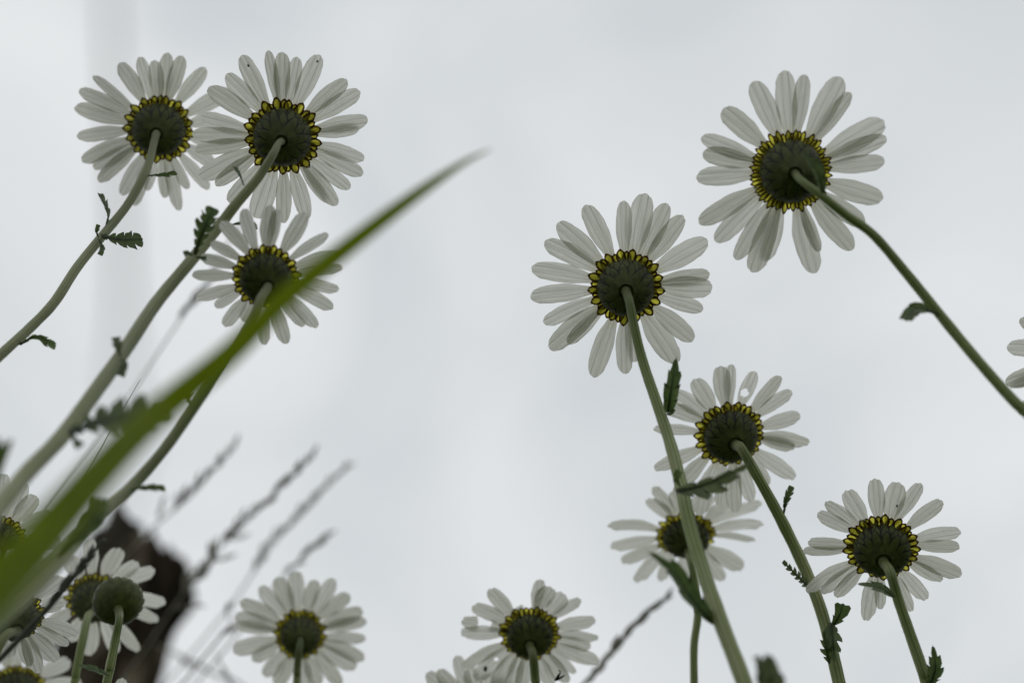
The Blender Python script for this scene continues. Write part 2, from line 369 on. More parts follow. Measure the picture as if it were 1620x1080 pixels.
# ------------------------------------------------------------------ leaves, petals, heads
def leaf_mesh(parent, base, pts, wpx, teeth=5, env='ob', roll=0.0, lobed=0.55, fold=0.25, curl=0.0, mat=None, name="leaf", label=None):
    """pts: (px, py, depth) along the midrib from stem to tip; wpx half-width in photo pixels."""
    ctl = [(P(*p), 1.0) for p in pts]
    d0 = sum(p[2] for p in pts) / len(pts)
    W = px2m(wpx, d0)
    sp = [q[0] for q in spline(ctl, 24)]
    L_ = [0.0]
    for a, b in zip(sp, sp[1:]): L_.append(L_[-1] + (b - a).length)
    T = L_[-1]
    def at(s):
        s = min(max(s, 0.0), 1.0) * T
        for i in range(len(L_) - 1):
            if L_[i + 1] >= s:
                f = (s - L_[i]) / max(1e-9, L_[i + 1] - L_[i]); return sp[i].lerp(sp[i + 1], f), (sp[i + 1] - sp[i]).normalized()
        return sp[-1], (sp[-1] - sp[-2]).normalized()
    def envf(s):
        if env == 'ob': return 0.30 + 0.70 * sstep(0.05, 0.65, s) * (1 - 0.45 * sstep(0.8, 1.0, s))
        if env == 'ov': return max(0.08, math.sin(math.pi * min(1, (0.06 + 0.94 * s)) ** 0.8)) 
        if env == 'comb': return 0.55 + 0.45 * (1 - s)
        return 1.0
    samples = [(0.0, lobed_w, sh) for lobed_w, sh in ()]
    V, F = [], []
    prof = [(0.0, 0.0, 0.0), (0.28, 0.55, 0.10), (0.55, 0.92, 0.35), (0.72, 1.0, 0.60), (0.80, 0.62, 0.28), (0.92, 0.15, 0.02)]
    rows = []
    for k in range(teeth):
        for (f, a, sh) in prof: rows.append(((k + f) / teeth, a, sh / teeth))
    rows.append((1.0, 0.0, 0.0))
    for side in (-1, 1):
        prev = None
        for (s, a, sh) in rows:
            c, t = at(s)
            view = (c - CAM).normalized()
            q = t.cross(view).normalized()
            q = (Matrix.Rotation(roll, 3, t) @ q); nn = q.cross(t).normalized()
            e = envf(s); end = 1 - sstep(0.90, 1.0, s) * 0.75
            if env == 'wide': end = math.sqrt(max(0.02, 1 - (max(0.0, s - 0.45) / 0.55) ** 2))
            wd = W * e * ((1 - lobed) + lobed * a) * end
            jit = 1 + 0.38 * noise.noise((s * 31 + wpx, side * 7.0, pts[0][0] * .1))
            wd *= jit
            tipc, _ = at(min(1.0, s + sh * 0.9 * e))
            o = tipc + side * q * wd - nn * (fold * wd) - nn * (curl * wd * wd / max(W, 1e-6))
            mid = c; q1 = c.lerp(o, 0.5) + nn * (0.08 * wd)
            V += [mid, q1, o]
            i = len(V) - 3
            if prev is not None:
                if side > 0:
                    F += [(prev, i, i + 1, prev + 1), (prev + 1, i + 1, i + 2, prev + 2)]
                else:
                    F += [(prev, prev + 1, i + 1, i), (prev + 1, prev + 2, i + 2, i + 1)]
            prev = i
    # midrib: a slim tapered rod so that the leaf has a body
    rod = [(at(i / 10)[0], W * (0.12 + 0.10 * lobed) * (1.15 - i / 10)) for i in range(11)]
    rv, rf, _ = tube(rod, 6)
    n0 = len(V); V += rv; F += [tuple(x + n0 for x in f) for f in rf]
    o = mesh(name, V, F, mat or M_LEAF, parent, base)
    if label: o['label'] = label
    return o

def petal_mesh(root, base, C, f, er, et, r0, Lp, W, z0, rnd, bites=None, hi=False):
    nr, nc = (48, 24) if hi else (18, 14)
    arch = rnd.uniform(-0.01, 0.07); twist = rnd.uniform(-0.40, 0.40); side = rnd.uniform(-0.05, 0.05)
    tipb = rnd.choice((-0.16, -0.08, -0.03, 0.0, 0.03, 0.07)) * rnd.uniform(.6, 1.2); cup = rnd.uniform(0.03, 0.14); tri = rnd.uniform(0.006, 0.022)
    blunt = rnd.uniform(0.14, 0.19); sk = rnd.uniform(-0.05, 0.05); ph = rnd.uniform(-0.12, 0.12)
    V, U, F = [], [], []
    for i in range(nr + 1):
        t = i / nr
        g = (0.42 + 0.58 * sstep(0, 0.62, t)) * (1 - 0.10 * sstep(0.80, 1, t))
        for j in range(nc + 1):
            v = -1 + 2 * j / nc
            notch = math.exp(-((v - 0.36 - ph) / 0.12) ** 2) + 0.7 * math.exp(-((v + 0.36 - ph) / 0.12) ** 2)
            le = 1 - blunt * abs(v) ** 2.7 - tri * notch + sk * v * 0.6
            r = r0 + Lp * t * le
            wv = v * W / 2 * g * (1 + 0.04 * noise.noise((t * 5 + z0 * 9000, v, Lp * 900)))
            lat = wv + side * Lp * t * t
            z = z0 + arch * Lp * math.sin(math.pi * t) + tipb * Lp * max(0, t - 0.6) ** 2 * 3
            z += W * (cup * v * v + 0.065 * math.cos(3 * math.pi * v)) * g
            z += math.sin(twist * t) * wv
            V.append(C + er * r + et * lat + f * z); U.append(((v + 1) / 2, t))
    drop = set()
    for i in range(nr):
        for j in range(nc):
            a = i * (nc + 1) + j
            q = (a, a + 1, a + nc + 2, a + nc + 1)
            if bites:
                c = sum((V[x] for x in q), Vector()) / 4
                rel = c - CAM; dd = rel.dot(FW); px = 810 + rel.dot(RT) / dd / K; py = 540 - rel.dot(UP) / dd / K
                if any(((px - bx) ** 2 + ((py - by)) ** 2) < (br * (1 + .35 * noise.noise((px * .3, py * .3, 0)))) ** 2 for bx, by, br in bites): continue
            F.append(q)
    return mesh("petal", V, F, M_PETAL, root, base, uvs=U)

def involucre(root, base, C, f, ux, uy, R, h, rs, rnd, inner_n=26, closed=0.0, name="involucre"):
    """cup of three rows of overlapping bracts; closed > 0 wraps the bracts over the top (bud)"""
    V, F, FM, EDGE, TIP = [], [], [], [], []
    rb = R * 0.705
    def surf(u, off=0.0):     # u 0 at the stem, 1 at the rim -> (radius, height)
        a = u * math.pi / 2
        return rs * 0.98 * (1 - u) + (rb) * math.sin(a) ** 0.90 + off * math.sin(a), -h * math.cos(a) - off * math.cos(a) - h * 0.30 * (1 - u) ** 5
    seg, sides = 12, 40
    for i in range(seg + 1):
        r, z = surf(i / seg)
        for k in range(sides):
            a = 2 * math.pi * k / sides; V.append(C + ux * (r * math.cos(a)) + uy * (r * math.sin(a)) + f * z); EDGE.append(0.0); TIP.append(0.0)
        if i:
            for k in range(sides):
                k2 = (k + 1) % sides; F.append(((i - 1) * sides + k, (i - 1) * sides + k2, i * sides + k2, i * sides + k)); FM.append(0)
    F.append(tuple(range(seg * sides, seg * sides + sides))); FM.append(0)
    cols = [-1, -0.72, -0.36, 0, 0.36, 0.72, 1]
    rows_ = [(14, 0.06, 0.66, 0.46, 0.00042, 0), (17, 0.18, 0.90, 0.38, 0.00028, 0), (20, 0.40, 1.03, 0.38, 0.00020, 0), (inner_n, 0.55, 1.29, 0.40, 0.00016, 1), (inner_n, 0.55, 1.24, 0.40, 0.00006, 1)]
    ph1 = rnd.random() * 6
    for (n, u0, u1, wf, off, mi) in rows_:
        ph = rnd.random() * 6 if mi == 0 else ph1 + (0.5 if u1 < 1.25 else 0.0) * 2 * math.pi / n
        for b in range(n):
            a0 = ph + 2 * math.pi * (b + rnd.uniform(-.12, .12) * (1 if mi == 0 else 0.9)) / n
            uu1 = u1 + rnd.uniform(-0.06, 0.06) * (0.8 if mi else 1)
            st = len(V); nr = 16
            for i in range(nr + 1):
                t = i / nr; u = u0 + (uu1 - u0) * t
                if u <= 1.0: r, z = surf(u, off * (1 + t) + (0.00009 * (b % 2) if mi == 0 else 0))
                else:
                    r1, z1 = surf(1.0, off * (1 + t))
                    ex = (u - 1.0) / 0.30 * (R - rb)
                    if closed: r, z = r1 - ex * 1.4, z1 + ex * 1.6
                    else: r, z = r1 + ex, z1 + 0.12 * ex
                wid = 2 * math.pi * R / (n if mi == 0 else inner_n) * (0.43 if mi == 0 else rnd.uniform(0.33, 0.39))
                if mi == 0: g = (0.62 + 0.48 * sstep(0, .45, t)) * max(0.0, 1 - t ** 2.1) ** 0.95 + 0.02
                else: g = (0.80 + 0.18 * sstep(.4, .75, t)) * max(0.0, 1 - max(0, (t - 0.70) / 0.30) ** 2.0) ** 0.75 + 0.03
                for v in cols:
                    da = v * wid * g / max(r, R * 0.2); lift = off * 0.5 * (1 - v * v)
                    a = a0 + da
                    V.append(C + ux * (r * math.cos(a)) + uy * (r * math.sin(a)) + f * (z - lift))
                    EDGE.append(max(abs(v), sstep(0.84, 0.98, t)) * (sstep(0.05, 0.40, t) if mi == 0 else 1.0)); TIP.append(sstep(0.50, 0.74, t) if mi else 0.0)
                if i:
                    m = len(cols)
                    for j in range(m - 1):
                        F.append((st + (i - 1) * m + j, st + (i - 1) * m + j + 1, st + i * m + j + 1, st + i * m + j)); FM.append(mi)
    return mesh(name, V, F, None, root, base, attrs={'edge': EDGE, 'tip': TIP}, mats=[M_BRACT, M_INNER], fmat=FM)

def disc(root, base, C, f, ux, uy, R, rnd):
    V, F = [], []; n, sides = 12, 48; rb = R * 0.705
    for i in range(n + 1):
        a = (1 - i / n) * math.pi / 2
        for k in range(sides):
            b = 2 * math.pi * k / sides
            r = rb * 0.93 * math.sin(a) + 1e-6; z = 0.0005 + 0.32 * R * math.cos(a)
            bump = 0.00035 * math.sin(k * 2.6 + i * 1.7) * math.sin(i * 2.9)
            V.append(C + ux * (r * math.cos(b)) + uy * (r * math.sin(b)) + f * (z + bump))
        if i:
            for k in range(sides):
                k2 = (k + 1) % sides; F.append(((i - 1) * sides + k, (i - 1) * sides + k2, i * sides + k2, i * sides + k))
    F.append(tuple(range(sides))[::-1])
    return mesh("disc", V, F, M_DISC, root, base)

def stem_to_ground(pts, ground=None):
    """adds the part of the stem between the last visible point and the ground"""
    p, r = pts[-1]; q = pts[-2][0]; v = (p - q).normalized()
    if ground is None: ground = (p.x + v.x * p.z * 0.55, max(0.14, p.y + v.y * p.z * 0.35))
    g = Vector((ground[0], ground[1], -0.02))
    m1 = p + v * (p.z * 0.30); m2 = g + Vector((0, 0, p.z * 0.35)) + (p - g) * 0.06
    c = [p * (1 - t) ** 3 + m1 * 3 * t * (1 - t) ** 2 + m2 * 3 * t * t * (1 - t) + g * t ** 3 for t in (0.2, 0.4, 0.6, 0.8, 1.0)]
    return pts + [(x, r * (1 + 0.06 * i)) for i, x in enumerate(c)], Vector((g.x, g.y, 0.0))

def add_hairs(V, F, U, sm, lo, hi, n, rnd, ln=0.0007):
    for _ in range(n):
        i = rnd.randint(lo, min(hi, len(sm) - 2)); p, r = sm[i]
        t = (sm[i + 1][0] - p).normalized(); a = rnd.random() * 6.283
        o = t.orthogonal().normalized(); d = Matrix.Rotation(a, 3, t) @ o
        b = p + d * r * 0.95 + t * rnd.uniform(0, 1) * (sm[i + 1][0] - p).length
        l = ln * rnd.uniform(0.5, 1.2); s = t * 0.00004
        tip = b + (d + t * rnd.uniform(-.5, .3)) * l; k = len(V)
        V += [b + s, b - s, tip]; U += [(0, 0)] * 3; F.append((k, k + 1, k + 2))

GROUP = 'daisies seen from below against the sky'
def daisy(label, cx, cy, d, R, tilt, lean, petals, stem, W, seed, h=0.60, leaves=(), ground=None, pale=False, hairs=0, bites=None,
          spots=(), inner_n=17, slim=1.0):
    rnd = random.Random(seed)
    a, b = R_(tilt), R_(lean)
    f = (FW * math.cos(a) + (RT * math.cos(b) + UP * math.sin(b)) * math.sin(a)).normalized()
    # the face leans away from the line of sight to this flower
    vdir = ray(cx, cy).normalized(); f = (FW.rotation_difference(vdir) @ f).normalized()
    ux = (RT - f * RT.dot(f)).normalized(); uy = f.cross(ux)
    C = P(cx, cy, d); Rm = px2m(R, d); hm = Rm * h
    sbase = C - f * hm * 1.02
    rs = px2m(stem[0][2], d) / 2 * slim
    pts = [(C - f * hm * 0.95, rs * 1.0), (C - f * hm * 1.28, rs * 1.0), (C - f * hm * 1.55, rs * 1.0)]
    for i, (x, y, wd, dd) in enumerate(stem): pts.append((P(x, y, dd), px2m(wd, dd) / 2))
    pts = [(p, q * slim if i > 2 else q * 1.03) for i, (p, q) in enumerate(pts)]
    pts, gb = stem_to_ground(pts, ground)
    root = empty("daisy", gb, label, "daisy", GROUP)
    sm = spline(pts, 10)
    V, F, U = tube(sm, 20, 0.055)
    if hairs: add_hairs(V, F, U, sm, 12, 10 * (len(stem) + 1), hairs, rnd)
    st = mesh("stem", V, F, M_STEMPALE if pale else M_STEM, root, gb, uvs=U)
    for lf in leaves: leaf_mesh(st, gb, **lf)
    involucre(root, gb, C, f, ux, uy, Rm, hm, rs, rnd, inner_n)
    disc(root, gb, C, f, ux, uy, Rm, rnd)
    for i, pt in enumerate(petals):
        x, y = pt[0], pt[1]
        v = ray(x, y); t = (C - CAM).dot(f) / v.dot(f); q = CAM + v * t - C
        er = (q - f * q.dot(f)); ln = er.length; er.normalize(); et = f.cross(er)
        wv = px2m(pt[2] if len(pt) > 2 else W * rnd.uniform(0.90, 1.10), d)
        lay = pt[3] if len(pt) > 3 else i % 2
        z0 = 0.00022 + lay * 0.0007 + rnd.uniform(0, 0.00025)
        r0 = Rm * 0.74
        bt = None
        if bites:
            bt = [bb for bb in bites if bb[3] == i]; bt = [bb[:3] for bb in bt] or None
        pm = petal_mesh(root, gb, C, f, er, et, r0, (ln - r0) * 1.015, wv, z0, rnd, bt, hi=bool(bt))
        for (sx, sy, sr, si) in spots:
            if si == i:
                v2 = ray(sx, sy); t2 = (C - CAM).dot(f) / v2.dot(f); c2 = CAM + v2 * t2 - f * 0.0004
                rr = px2m(sr, d); VV, FF = [], []
                for k in range(7):
                    for m in range(12):
                        th = math.pi * k / 6; pp = 2 * math.pi * m / 12
                        VV.append(c2 + rr * (er * math.sin(th) * math.cos(pp) + et * math.sin(th) * math.sin(pp) * .7 + f * math.cos(th) * 1.6))
                for k in range(6):
                    for m in range(12): FF.append((k * 12 + m, k * 12 + (m + 1) % 12, (k + 1) * 12 + (m + 1) % 12, (k + 1) * 12 + m))
                mesh("spot", VV, FF, M_SPOT, pm, gb)
    return root

def LF(pts, w, **k): return dict(pts=pts, wpx=w, **k)

# --- upper left pair and the one below them
daisy("slightly blurred daisy at the far upper left, its right petals behind its neighbour", 252, 204, 0.445, 55, 12, 60,
      [(191,100,25,0),(220,92,22,1),(248,97,23,0),(268,86,23,1),(287,90,24,0),(321,107,24,1),(366,144,26,1),(350,188,24,0),(352,232,24,1),(338,262,22,0),
       (328,300,20,0),(296,300,17,1),(283,332,21,0),(259,314,19,1),(235,303,18,1),(213,325,20,1),(191,306,24,0),(155,283,23,0),(150,270,22,1),(128,250,24,0),(122,212,23,0),(118,175,26,0),(127,142,22,0),(145,125,16,1)],
      [(243,228,15,0.432),(232,268,16,0.425),(203,322,17,0.418),(163,372,18,0.41),(122,423,19,0.40),(86,478,20,0.39),(48,518,20,0.382),(0,562,21,0.372),(-60,620,22,0.36)],
      23, 101, slim=.76, leaves=[
        LF([(158,372,.409),(190,379,.405),(226,378,.40)], 15, teeth=5, roll=.3),
        LF([(165,365,.411),(171,338,.413),(158,306,.42)], 7, teeth=4, roll=.7),
        LF([(233,278,.425),(255,276,.42),(279,272,.418)], 7, teeth=4, roll=.9),
        LF([(32,545,.378),(58,532,.375),(89,548,.372)], 9, teeth=4, roll=.6),
        LF([(156,378,.406),(162,392,.405),(158,404,.404)], 5, teeth=3),
        LF([(156,376,.407),(153,366,.406),(156,355,.405)], 4, teeth=3)],
      pale=True, hairs=60)
daisy("daisy on a thick pale stem with a dark lobed leaf, second along the top", 447, 217, 0.397, 61, 8, 75,
      [(381,90,28,0),(426,81,19,1),(443,84,26,0),(469,92,22,1),(504,88,29,0),(545,124,26,0),(569,146,27,0),(580,187,26,0),(568,207,22,1),(576,247,23,0),
       (574,273,26,0),(552,299,24,1),(533,323,26,0),(516,322,20,1),(488,345,27,0),(450,352,25,1),(408,345,36,0),(366,322,24,1),(341,292,24,1),(315,277,30,0),(309,240,24,1),(306,215,27,0),(317,191,26,1),(330,141,28,0),(361,117,26,1)],
      [(441,226,14,0.383),(432,244,17,0.379),(408,282,19,0.377),(372,325,22,0.374),(345,360,23,0.372),(300,415,25,0.365),(248,478,27,0.355),(200,550,30,0.34),(150,620,32,0.325),(98,690,34,0.31),(45,745,36,0.295),(0,800,38,0.28),(-60,880,40,0.262)],
      26, 102, slim=.72, leaves=[
        LF([(308,402,.358),(320,368,.355),(338,328,.355)], 16, teeth=6, roll=-.2, env='ob'),
        LF([(386,294,.375),(380,280,.375),(371,264,.378)], 6, teeth=4, roll=.9),
        LF([(364,356,.376),(385,352,.376),(407,356,.374)], 8, teeth=3, roll=.8),
        LF([(305,405,.36),(298,400,.358),(290,402,.357)], 5, teeth=2),
        LF([(307,406,.36),(318,408,.358),(327,409,.357)], 4, teeth=2),
        LF([(190,562,.335),(186,548,.333),(182,533,.333)], 10, teeth=4, roll=.5),
        LF([(192,568,.335),(198,575,.333),(190,595,.333)], 7, teeth=3),
        LF([(112,682,.305),(175,662,.285),(275,650,.265)], 32, teeth=6, roll=.25, lobed=.62, label='large dark lobed leaf out of focus'),
        LF([(112,682,.305),(118,695,.30),(128,708,.296)], 8, teeth=2)],
      ground=(-0.20, 0.16), pale=True, hairs=120, spots=[(393,104,2.4,0),(502,97,2.2,4)])
daisy("daisy partly hidden behind the broad green grass blade", 420, 438, 0.366, 54, 22, 100,
      [(354,350,23,0),(381,334,22,0),(424,326,25,0),(443,333,19,1),(487,340,25,0),(519,372,19,0),(539,402,23,1),(541,425,22,0),(535,460,21,0),(528,484,24,0),
       (504,515,21,0),(478,519,20,1),(452,544,24,0),(416,545,20,1),(388,512,22,1),(353,515,22,0),(342,488,17,1),(313,475,21,0),(305,435,20,0),(318,406,18,0),(336,384,19,1)],
      [(412,472,17,0.353),(396,508,18,0.350),(350,580,20,0.348),(303,650,21,0.346),(258,713,22,0.343),(205,773,24,0.338),(150,822,29,0.325),(100,878,34,0.305),(40,940,38,0.285),(-40,1015,42,0.265)],
      22, 103, slim=.76, h=0.54, leaves=[
        LF([(205,775,.337),(235,770,.335),(262,772,.334)], 8, teeth=4, roll=.6),
        LF([(302,640,.345),(298,628,.343),(304,612,.343)], 8, teeth=3),
        LF([(95,880,.30),(150,820,.295),(160,788,.295)], 17, teeth=4, roll=.2, lobed=.4)],
      ground=(-0.17, 0.20), pale=True, inner_n=16)
# --- right hand side
daisy("large sharp daisy right of centre with brown-rimmed yellow bracts", 990, 454, 0.402, 60, 8, 95,
      [(1022,308,37,0),(1059,326,31,1),(1083,345,30,0),(1119,382,35,0),(1122,434,26,1),(1126,452,34,0),(1111,492,25,1),(1098,536,31,0),(1069,574,37,0),(1003,573,20,1),
       (984,590,27,0),(935,594,32,0),(899,543,22,1),(869,549,33,0),(859,508,26,1),(841,469,29,0),(843,420,30,0),(865,379,31,0),(884,353,34,0),(927,326,31,0),(984,319,25,0)],
      [(996,478,17,0.386),(1004,520,18,0.384),(1018,575,19,0.383),(1040,640,21,0.378),(1060,700,23,0.372),(1077,765,25,0.364),(1092,835,27,0.354),(1115,910,28,0.345),(1143,990,30,0.337),(1172,1065,31,0.33),(1190,1120,32,0.325)],
      32, 104, slim=.80, leaves=[
        LF([(1057,652,.375),(1062,615,.372),(1070,564,.372)], 14, teeth=4, roll=.25, lobed=.15, env='ov'),
        LF([(1054,655,.376),(1062,654,.374),(1066,646,.373)], 4, teeth=2),
        LF([(1072,776,.357),(1125,762,.345),(1192,728,.338)], 22, teeth=5, roll=.75, lobed=.5, env='ov', fold=.5, mat=M_LEAFGREY, label='large grey-green toothed leaf crossing the stem'),
        LF([(1076,768,.36),(1070,756,.356),(1076,744,.355)], 7, teeth=3),
        LF([(1128,985,.34),(1095,948,.335),(1066,905,.33),(1022,870,.325)], 17, teeth=4, roll=.5, lobed=.3, env='ov', fold=.5, label='dark leaf curling away to the left of the stem')],
      hairs=110)
daisy("largest daisy at the upper right, stem running down to the right edge", 1251, 271, 0.376, 66, 8, 150,
      [(1199,128,34,0),(1243,113,34,0),(1276,120,26,1),(1332,125,37,0),(1349,151,24,1),(1400,199,40,0),(1403,224,30,1),(1399,257,28,0),(1394,317,34,0),(1365,359,30,1),
       (1345,397,32,0),(1295,398,20,1),(1284,432,37,0),(1212,412,30,1),(1188,429,35,0),(1162,408,28,1),(1131,379,33,0),(1106,350,31,0),(1103,283,31,0),(1113,243,31,0),(1110,221,28,1),(1147,171,34,0)],
      [(1266,284,15,0.356),(1300,310,17,0.352),(1338,340,18,0.352),(1382,372,19,0.352),(1432,430,20,0.352),(1484,494,21,0.350),(1540,562,22,0.346),(1600,630,23,0.342),(1660,690,24,0.338)],
      33, 105, slim=.76, h=0.62, leaves=[
        LF([(1485,497,.349),(1450,487,.345),(1433,508,.342)], 12, teeth=3, lobed=.15, roll=.4, env='ob'),
        LF([(1303,306,.349),(1292,268,.346),(1266,240,.346)], 10, teeth=3, lobed=.1, roll=.5, env='ov')],
      inner_n=28)
daisy("daisy with a small hole in an upper petal and a leaf across its base", 1155, 687, 0.435, 57, 26, 118,
      [(1096,602,29,0),(1137,581,27,0),(1159,578,18,1),(1194,589,25,1),(1238,599,24,0),(1253,621,22,0),(1266,661,25,0),(1259,706,22,1),(1279,698,26,0),(1257,757,27,0),(1217,768,26,1),
       (1190,794,24,0),(1166,806,26,0),(1137,800,20,1),(1101,810,28,0),(1063,779,30,0),(1039,746,28,0),(1035,680,21,0),(1052,641,26,0),(1068,621,27,0)],
      [(1172,708,17,0.417),(1192,742,18,0.416),(1220,792,19,0.418),(1246,842,20,0.420),(1275,903,21,0.421),(1298,962,21,0.419),(1314,1020,22,0.416),(1330,1090,23,0.412)],
      26, 106, slim=.90, h=0.52, leaves=[
        LF([(1240,812,.419),(1243,792,.417),(1252,768,.417)], 8, teeth=5, roll=.6, lobed=.5),
        LF([(1277,925,.418),(1258,907,.414),(1238,887,.412)], 9, teeth=6, roll=.35, lobed=.78, env='comb'),
        LF([(1316,990,.414),(1327,975,.411),(1334,954,.41)], 13, teeth=2, roll=.2, lobed=.35, env='ob'),
        LF([(1313,985,.413),(1318,1015,.410),(1320,1046,.409)], 15, teeth=4, roll=.15, lobed=.55, env='ov'),
        LF([(1312,1048,.411),(1306,1020,.409),(1303,996,.409)], 10, teeth=4, roll=.2, lobed=.7, env='ov')],
      hairs=130, bites=[(1178,621,6.5,3)])
daisy("blurred daisy beneath it with steeply tilted face, crossed by a stem", 1085, 846, 0.478, 49, 44, 97,
      [(1037,772,20,1),(1028,790,28,0),(963,829,26,0),(966,863,24,0),(984,890,26,0),(1003,916,29,0),(1042,921,20,1),(1078,932,26,0),(1112,925,26,1),(1147,916,28,0),(1173,901,29,0),(1195,854,18,0),(1205,822,28,0),(1205,798,27,1),(1162,788,24,0),(1128,789,22,1),(1098,786,24,0),(1066,776,22,1)],
      [(1092,884,12,0.462),(1099,920,12,0.460),(1104,970,12,0.459),(1098,1020,12,0.458),(1098,1080,12,0.457),(1098,1120,12,0.456)],
      27, 107, h=0.5)
daisy("sharp daisy low at the right, bracts clearly showing, small dark leaf below its head", 1395, 866, 0.404, 59, 31, 96,
      [(1383,760,26,0),(1423,765,32,0),(1455,768,23,1),(1493,797,26,0),(1518,838,27,0),(1518,866,24,1),(1521,909,27,0),(1491,921,25,1),(1464,949,26,0),(1441,967,21,0),
       (1392,966,18,1),(1366,981,27,0),(1322,944,24,0),(1302,940,20,1),(1278,934,27,0),(1272,877,20,1),(1279,859,25,0),(1295,815,23,1),(1308,794,22,1),(1336,780,30,0)],
      [(1408,904,16,0.386),(1421,948,17,0.386),(1440,1003,18,0.386),(1459,1058,19,0.385),(1475,1110,19,0.384)],
      26, 108, slim=.92, h=0.50, leaves=[
        LF([(1414,943,.384),(1390,928,.380),(1354,923,.378)], 8, teeth=3, roll=.5, lobed=.3, env='ov'),
        LF([(1470,1085,.382),(1480,1055,.38),(1475,1019,.38)], 13, teeth=4, roll=.15, lobed=.4, env='ov')],
      hairs=60, spots=[(1419,799,2.0,1)])
daisy("daisy cut off by the right edge of the picture, only petal tips in view", 1737, 562, 0.402, 60, 10, 60,
      [(1595,545,31,0),(1592,605,31,0),(1597,614,24,1),(1616,503,28,0),(1613,652,30,0),(1650,690,28,1),(1700,705,30,0),(1760,705,30,0),(1820,660,30,1),(1860,600,30,0),(1870,540,30,1),(1840,470,30,0),(1790,425,30,0),(1730,415,30,1),(1670,440,30,0),(1640,470,28,1)],
      [(1745,590,17,0.39),(1765,660,18,0.39),(1790,760,19,0.39)], 30, 109)
# --- bottom row
daisy("soft-focus daisy low and left of centre with rounded overlapping petals", 475, 1003, 0.500, 41, 16, 92,
      [(438,914,27,0),(465,905,27,1),(498,916,23,0),(530,917,27,0),(550,939,24,1),(573,966,28,0),(579,982,24,1),(577,1014,19,1),(577,1038,24,0),(561,1058,27,0),
       (502,1085,26,1),(481,1092,24,0),(441,1087,26,0),(417,1069,25,1),(398,1041,24,1),(369,1028,27,0),(371,990,22,1),(373,977,26,0),(383,948,26,0),(413,928,24,1),(540,1080,24,1)],
      [(473,1030,11,0.489),(470,1060,12,0.489),(468,1100,12,0.488)], 25, 110, h=0.58, inner_n=16)
daisy("daisy at bottom centre with one chewed petal and ragged petals", 838, 1002, 0.462, 49, 31, 92,
      [(772,935,28,0),(750,958,28,0),(731,983,26,1),(730,1002,31,0),(731,1052,26,0),(750,1075,28,1),(778,1088,28,0),(805,1090,24,1),(826,1092,26,0),(868,1088,26,0),(895,1080,27,1),(911,1066,22,1),
       (944,1053,27,0),(935,1024,20,1),(946,1007,20,0),(941,980,28,0),(920,952,20,1),(895,943,26,0),(868,926,28,0),(856,919,20,1),(817,963,20,1)],
      [(843,1035,13,0.448),(847,1075,14,0.448),(850,1110,14,0.447)], 27, 111, h=0.5,
      bites=[(767,986,11,2),(764,997,10,2),(762,978,6,2),(785,1042,3,5)], spots=[(768,1056,4.0,5)])
daisy("daisy at the bottom edge, mostly out of frame, only a few petals in view", 765, 1150, 0.475, 48, 30, 92,
      [(676,1065,24,0),(697,1058,26,0),(719,1042,22,1),(742,1055,28,0),(775,1060,26,1),(800,1066,26,0),(830,1080,26,1),(850,1110,26,0),(865,1140,26,0),(665,1100,26,1),(655,1140,26,0),(660,1180,26,1),(700,1230,26,0),(765,1240,26,0),(830,1220,26,1),(860,1180,26,0)],
      [(770,1185,13,0.46),(775,1240,14,0.46)], 26, 112)
# --- lower left cluster
daisy("daisy behind the round bud, in front of the dark post", 148, 946, 0.475, 45, 30, 85,
      [(141,852,24,0),(188,868,29,0),(217,890,28,0),(243,902,26,1),(261,951,25,0),(250,982,25,1),(217,1030,24,0),(187,1032,26,1),(143,1038,28,0),(111,1015,24,1),(72,990,26,0),(64,955,26,1),(74,915,26,0),(104,880,28,1)],
      [(139,975,12,0.455),(131,1010,13,0.450),(121,1060,13,0.447),(112,1110,13,0.445)], 27, 113, h=0.62, inner_n=16)
daisy("daisy at the lower left, its disc crossed by the dark grass spike", 24, 974, 0.388, 46, 34, 98,
      [(124,1001,31,0),(107,1024,20,1),(90,1047,30,0),(66,1064,27,0),(46,1056,20,1),(10,1040,24,0),(-20,1045,26,0),(-60,1010,28,0),(-78,970,28,1),(-60,920,28,0),(-20,885,28,1),(20,870,28,0),(60,880,28,1),(97,914,28,0),(101,960,26,1)],
      [(10,1004,14,0.372),(-12,1040,15,0.368),(-40,1100,16,0.366)], 27, 114, h=0.6)
daisy("blurred daisy in the bottom left corner, half cut off by the frame", 26, 1088, 0.50, 44, 36, 92,
      [(110,1047,30,0),(128,1080,27,1),(118,1120,26,0),(75,1010,26,1),(30,995,26,0),(-10,1000,28,1),(-50,1030,28,0),(-70,1070,28,1),(-65,1120,28,0),(-20,1165,28,0),(40,1175,28,1),(90,1155,28,0)],
      [(26,1125,12,0.485),(24,1170,12,0.483)], 27, 115, inner_n=16)
daisy("daisy at the left edge half hidden by the grass blade", -6, 856, 0.410, 46, 24, 92,
      [(59,787,28,0),(40,764,30,1),(0,752,28,0),(-40,756,28,1),(-80,790,28,0),(-100,840,28,1),(-95,890,28,0),(-60,935,28,1),(-10,950,28,0),(40,935,28,1),(80,905,28,0),(95,860,28,1),(84,815,28,1)],
      [(-14,890,15,0.39),(-26,950,16,0.388),(-44,1030,16,0.385)], 27, 116, leaves=[
        LF([(-30,960,.39),(-40,860,.30),(-20,770,.27),(8,690,.26)], 18, teeth=4, lobed=.85, roll=.2)])
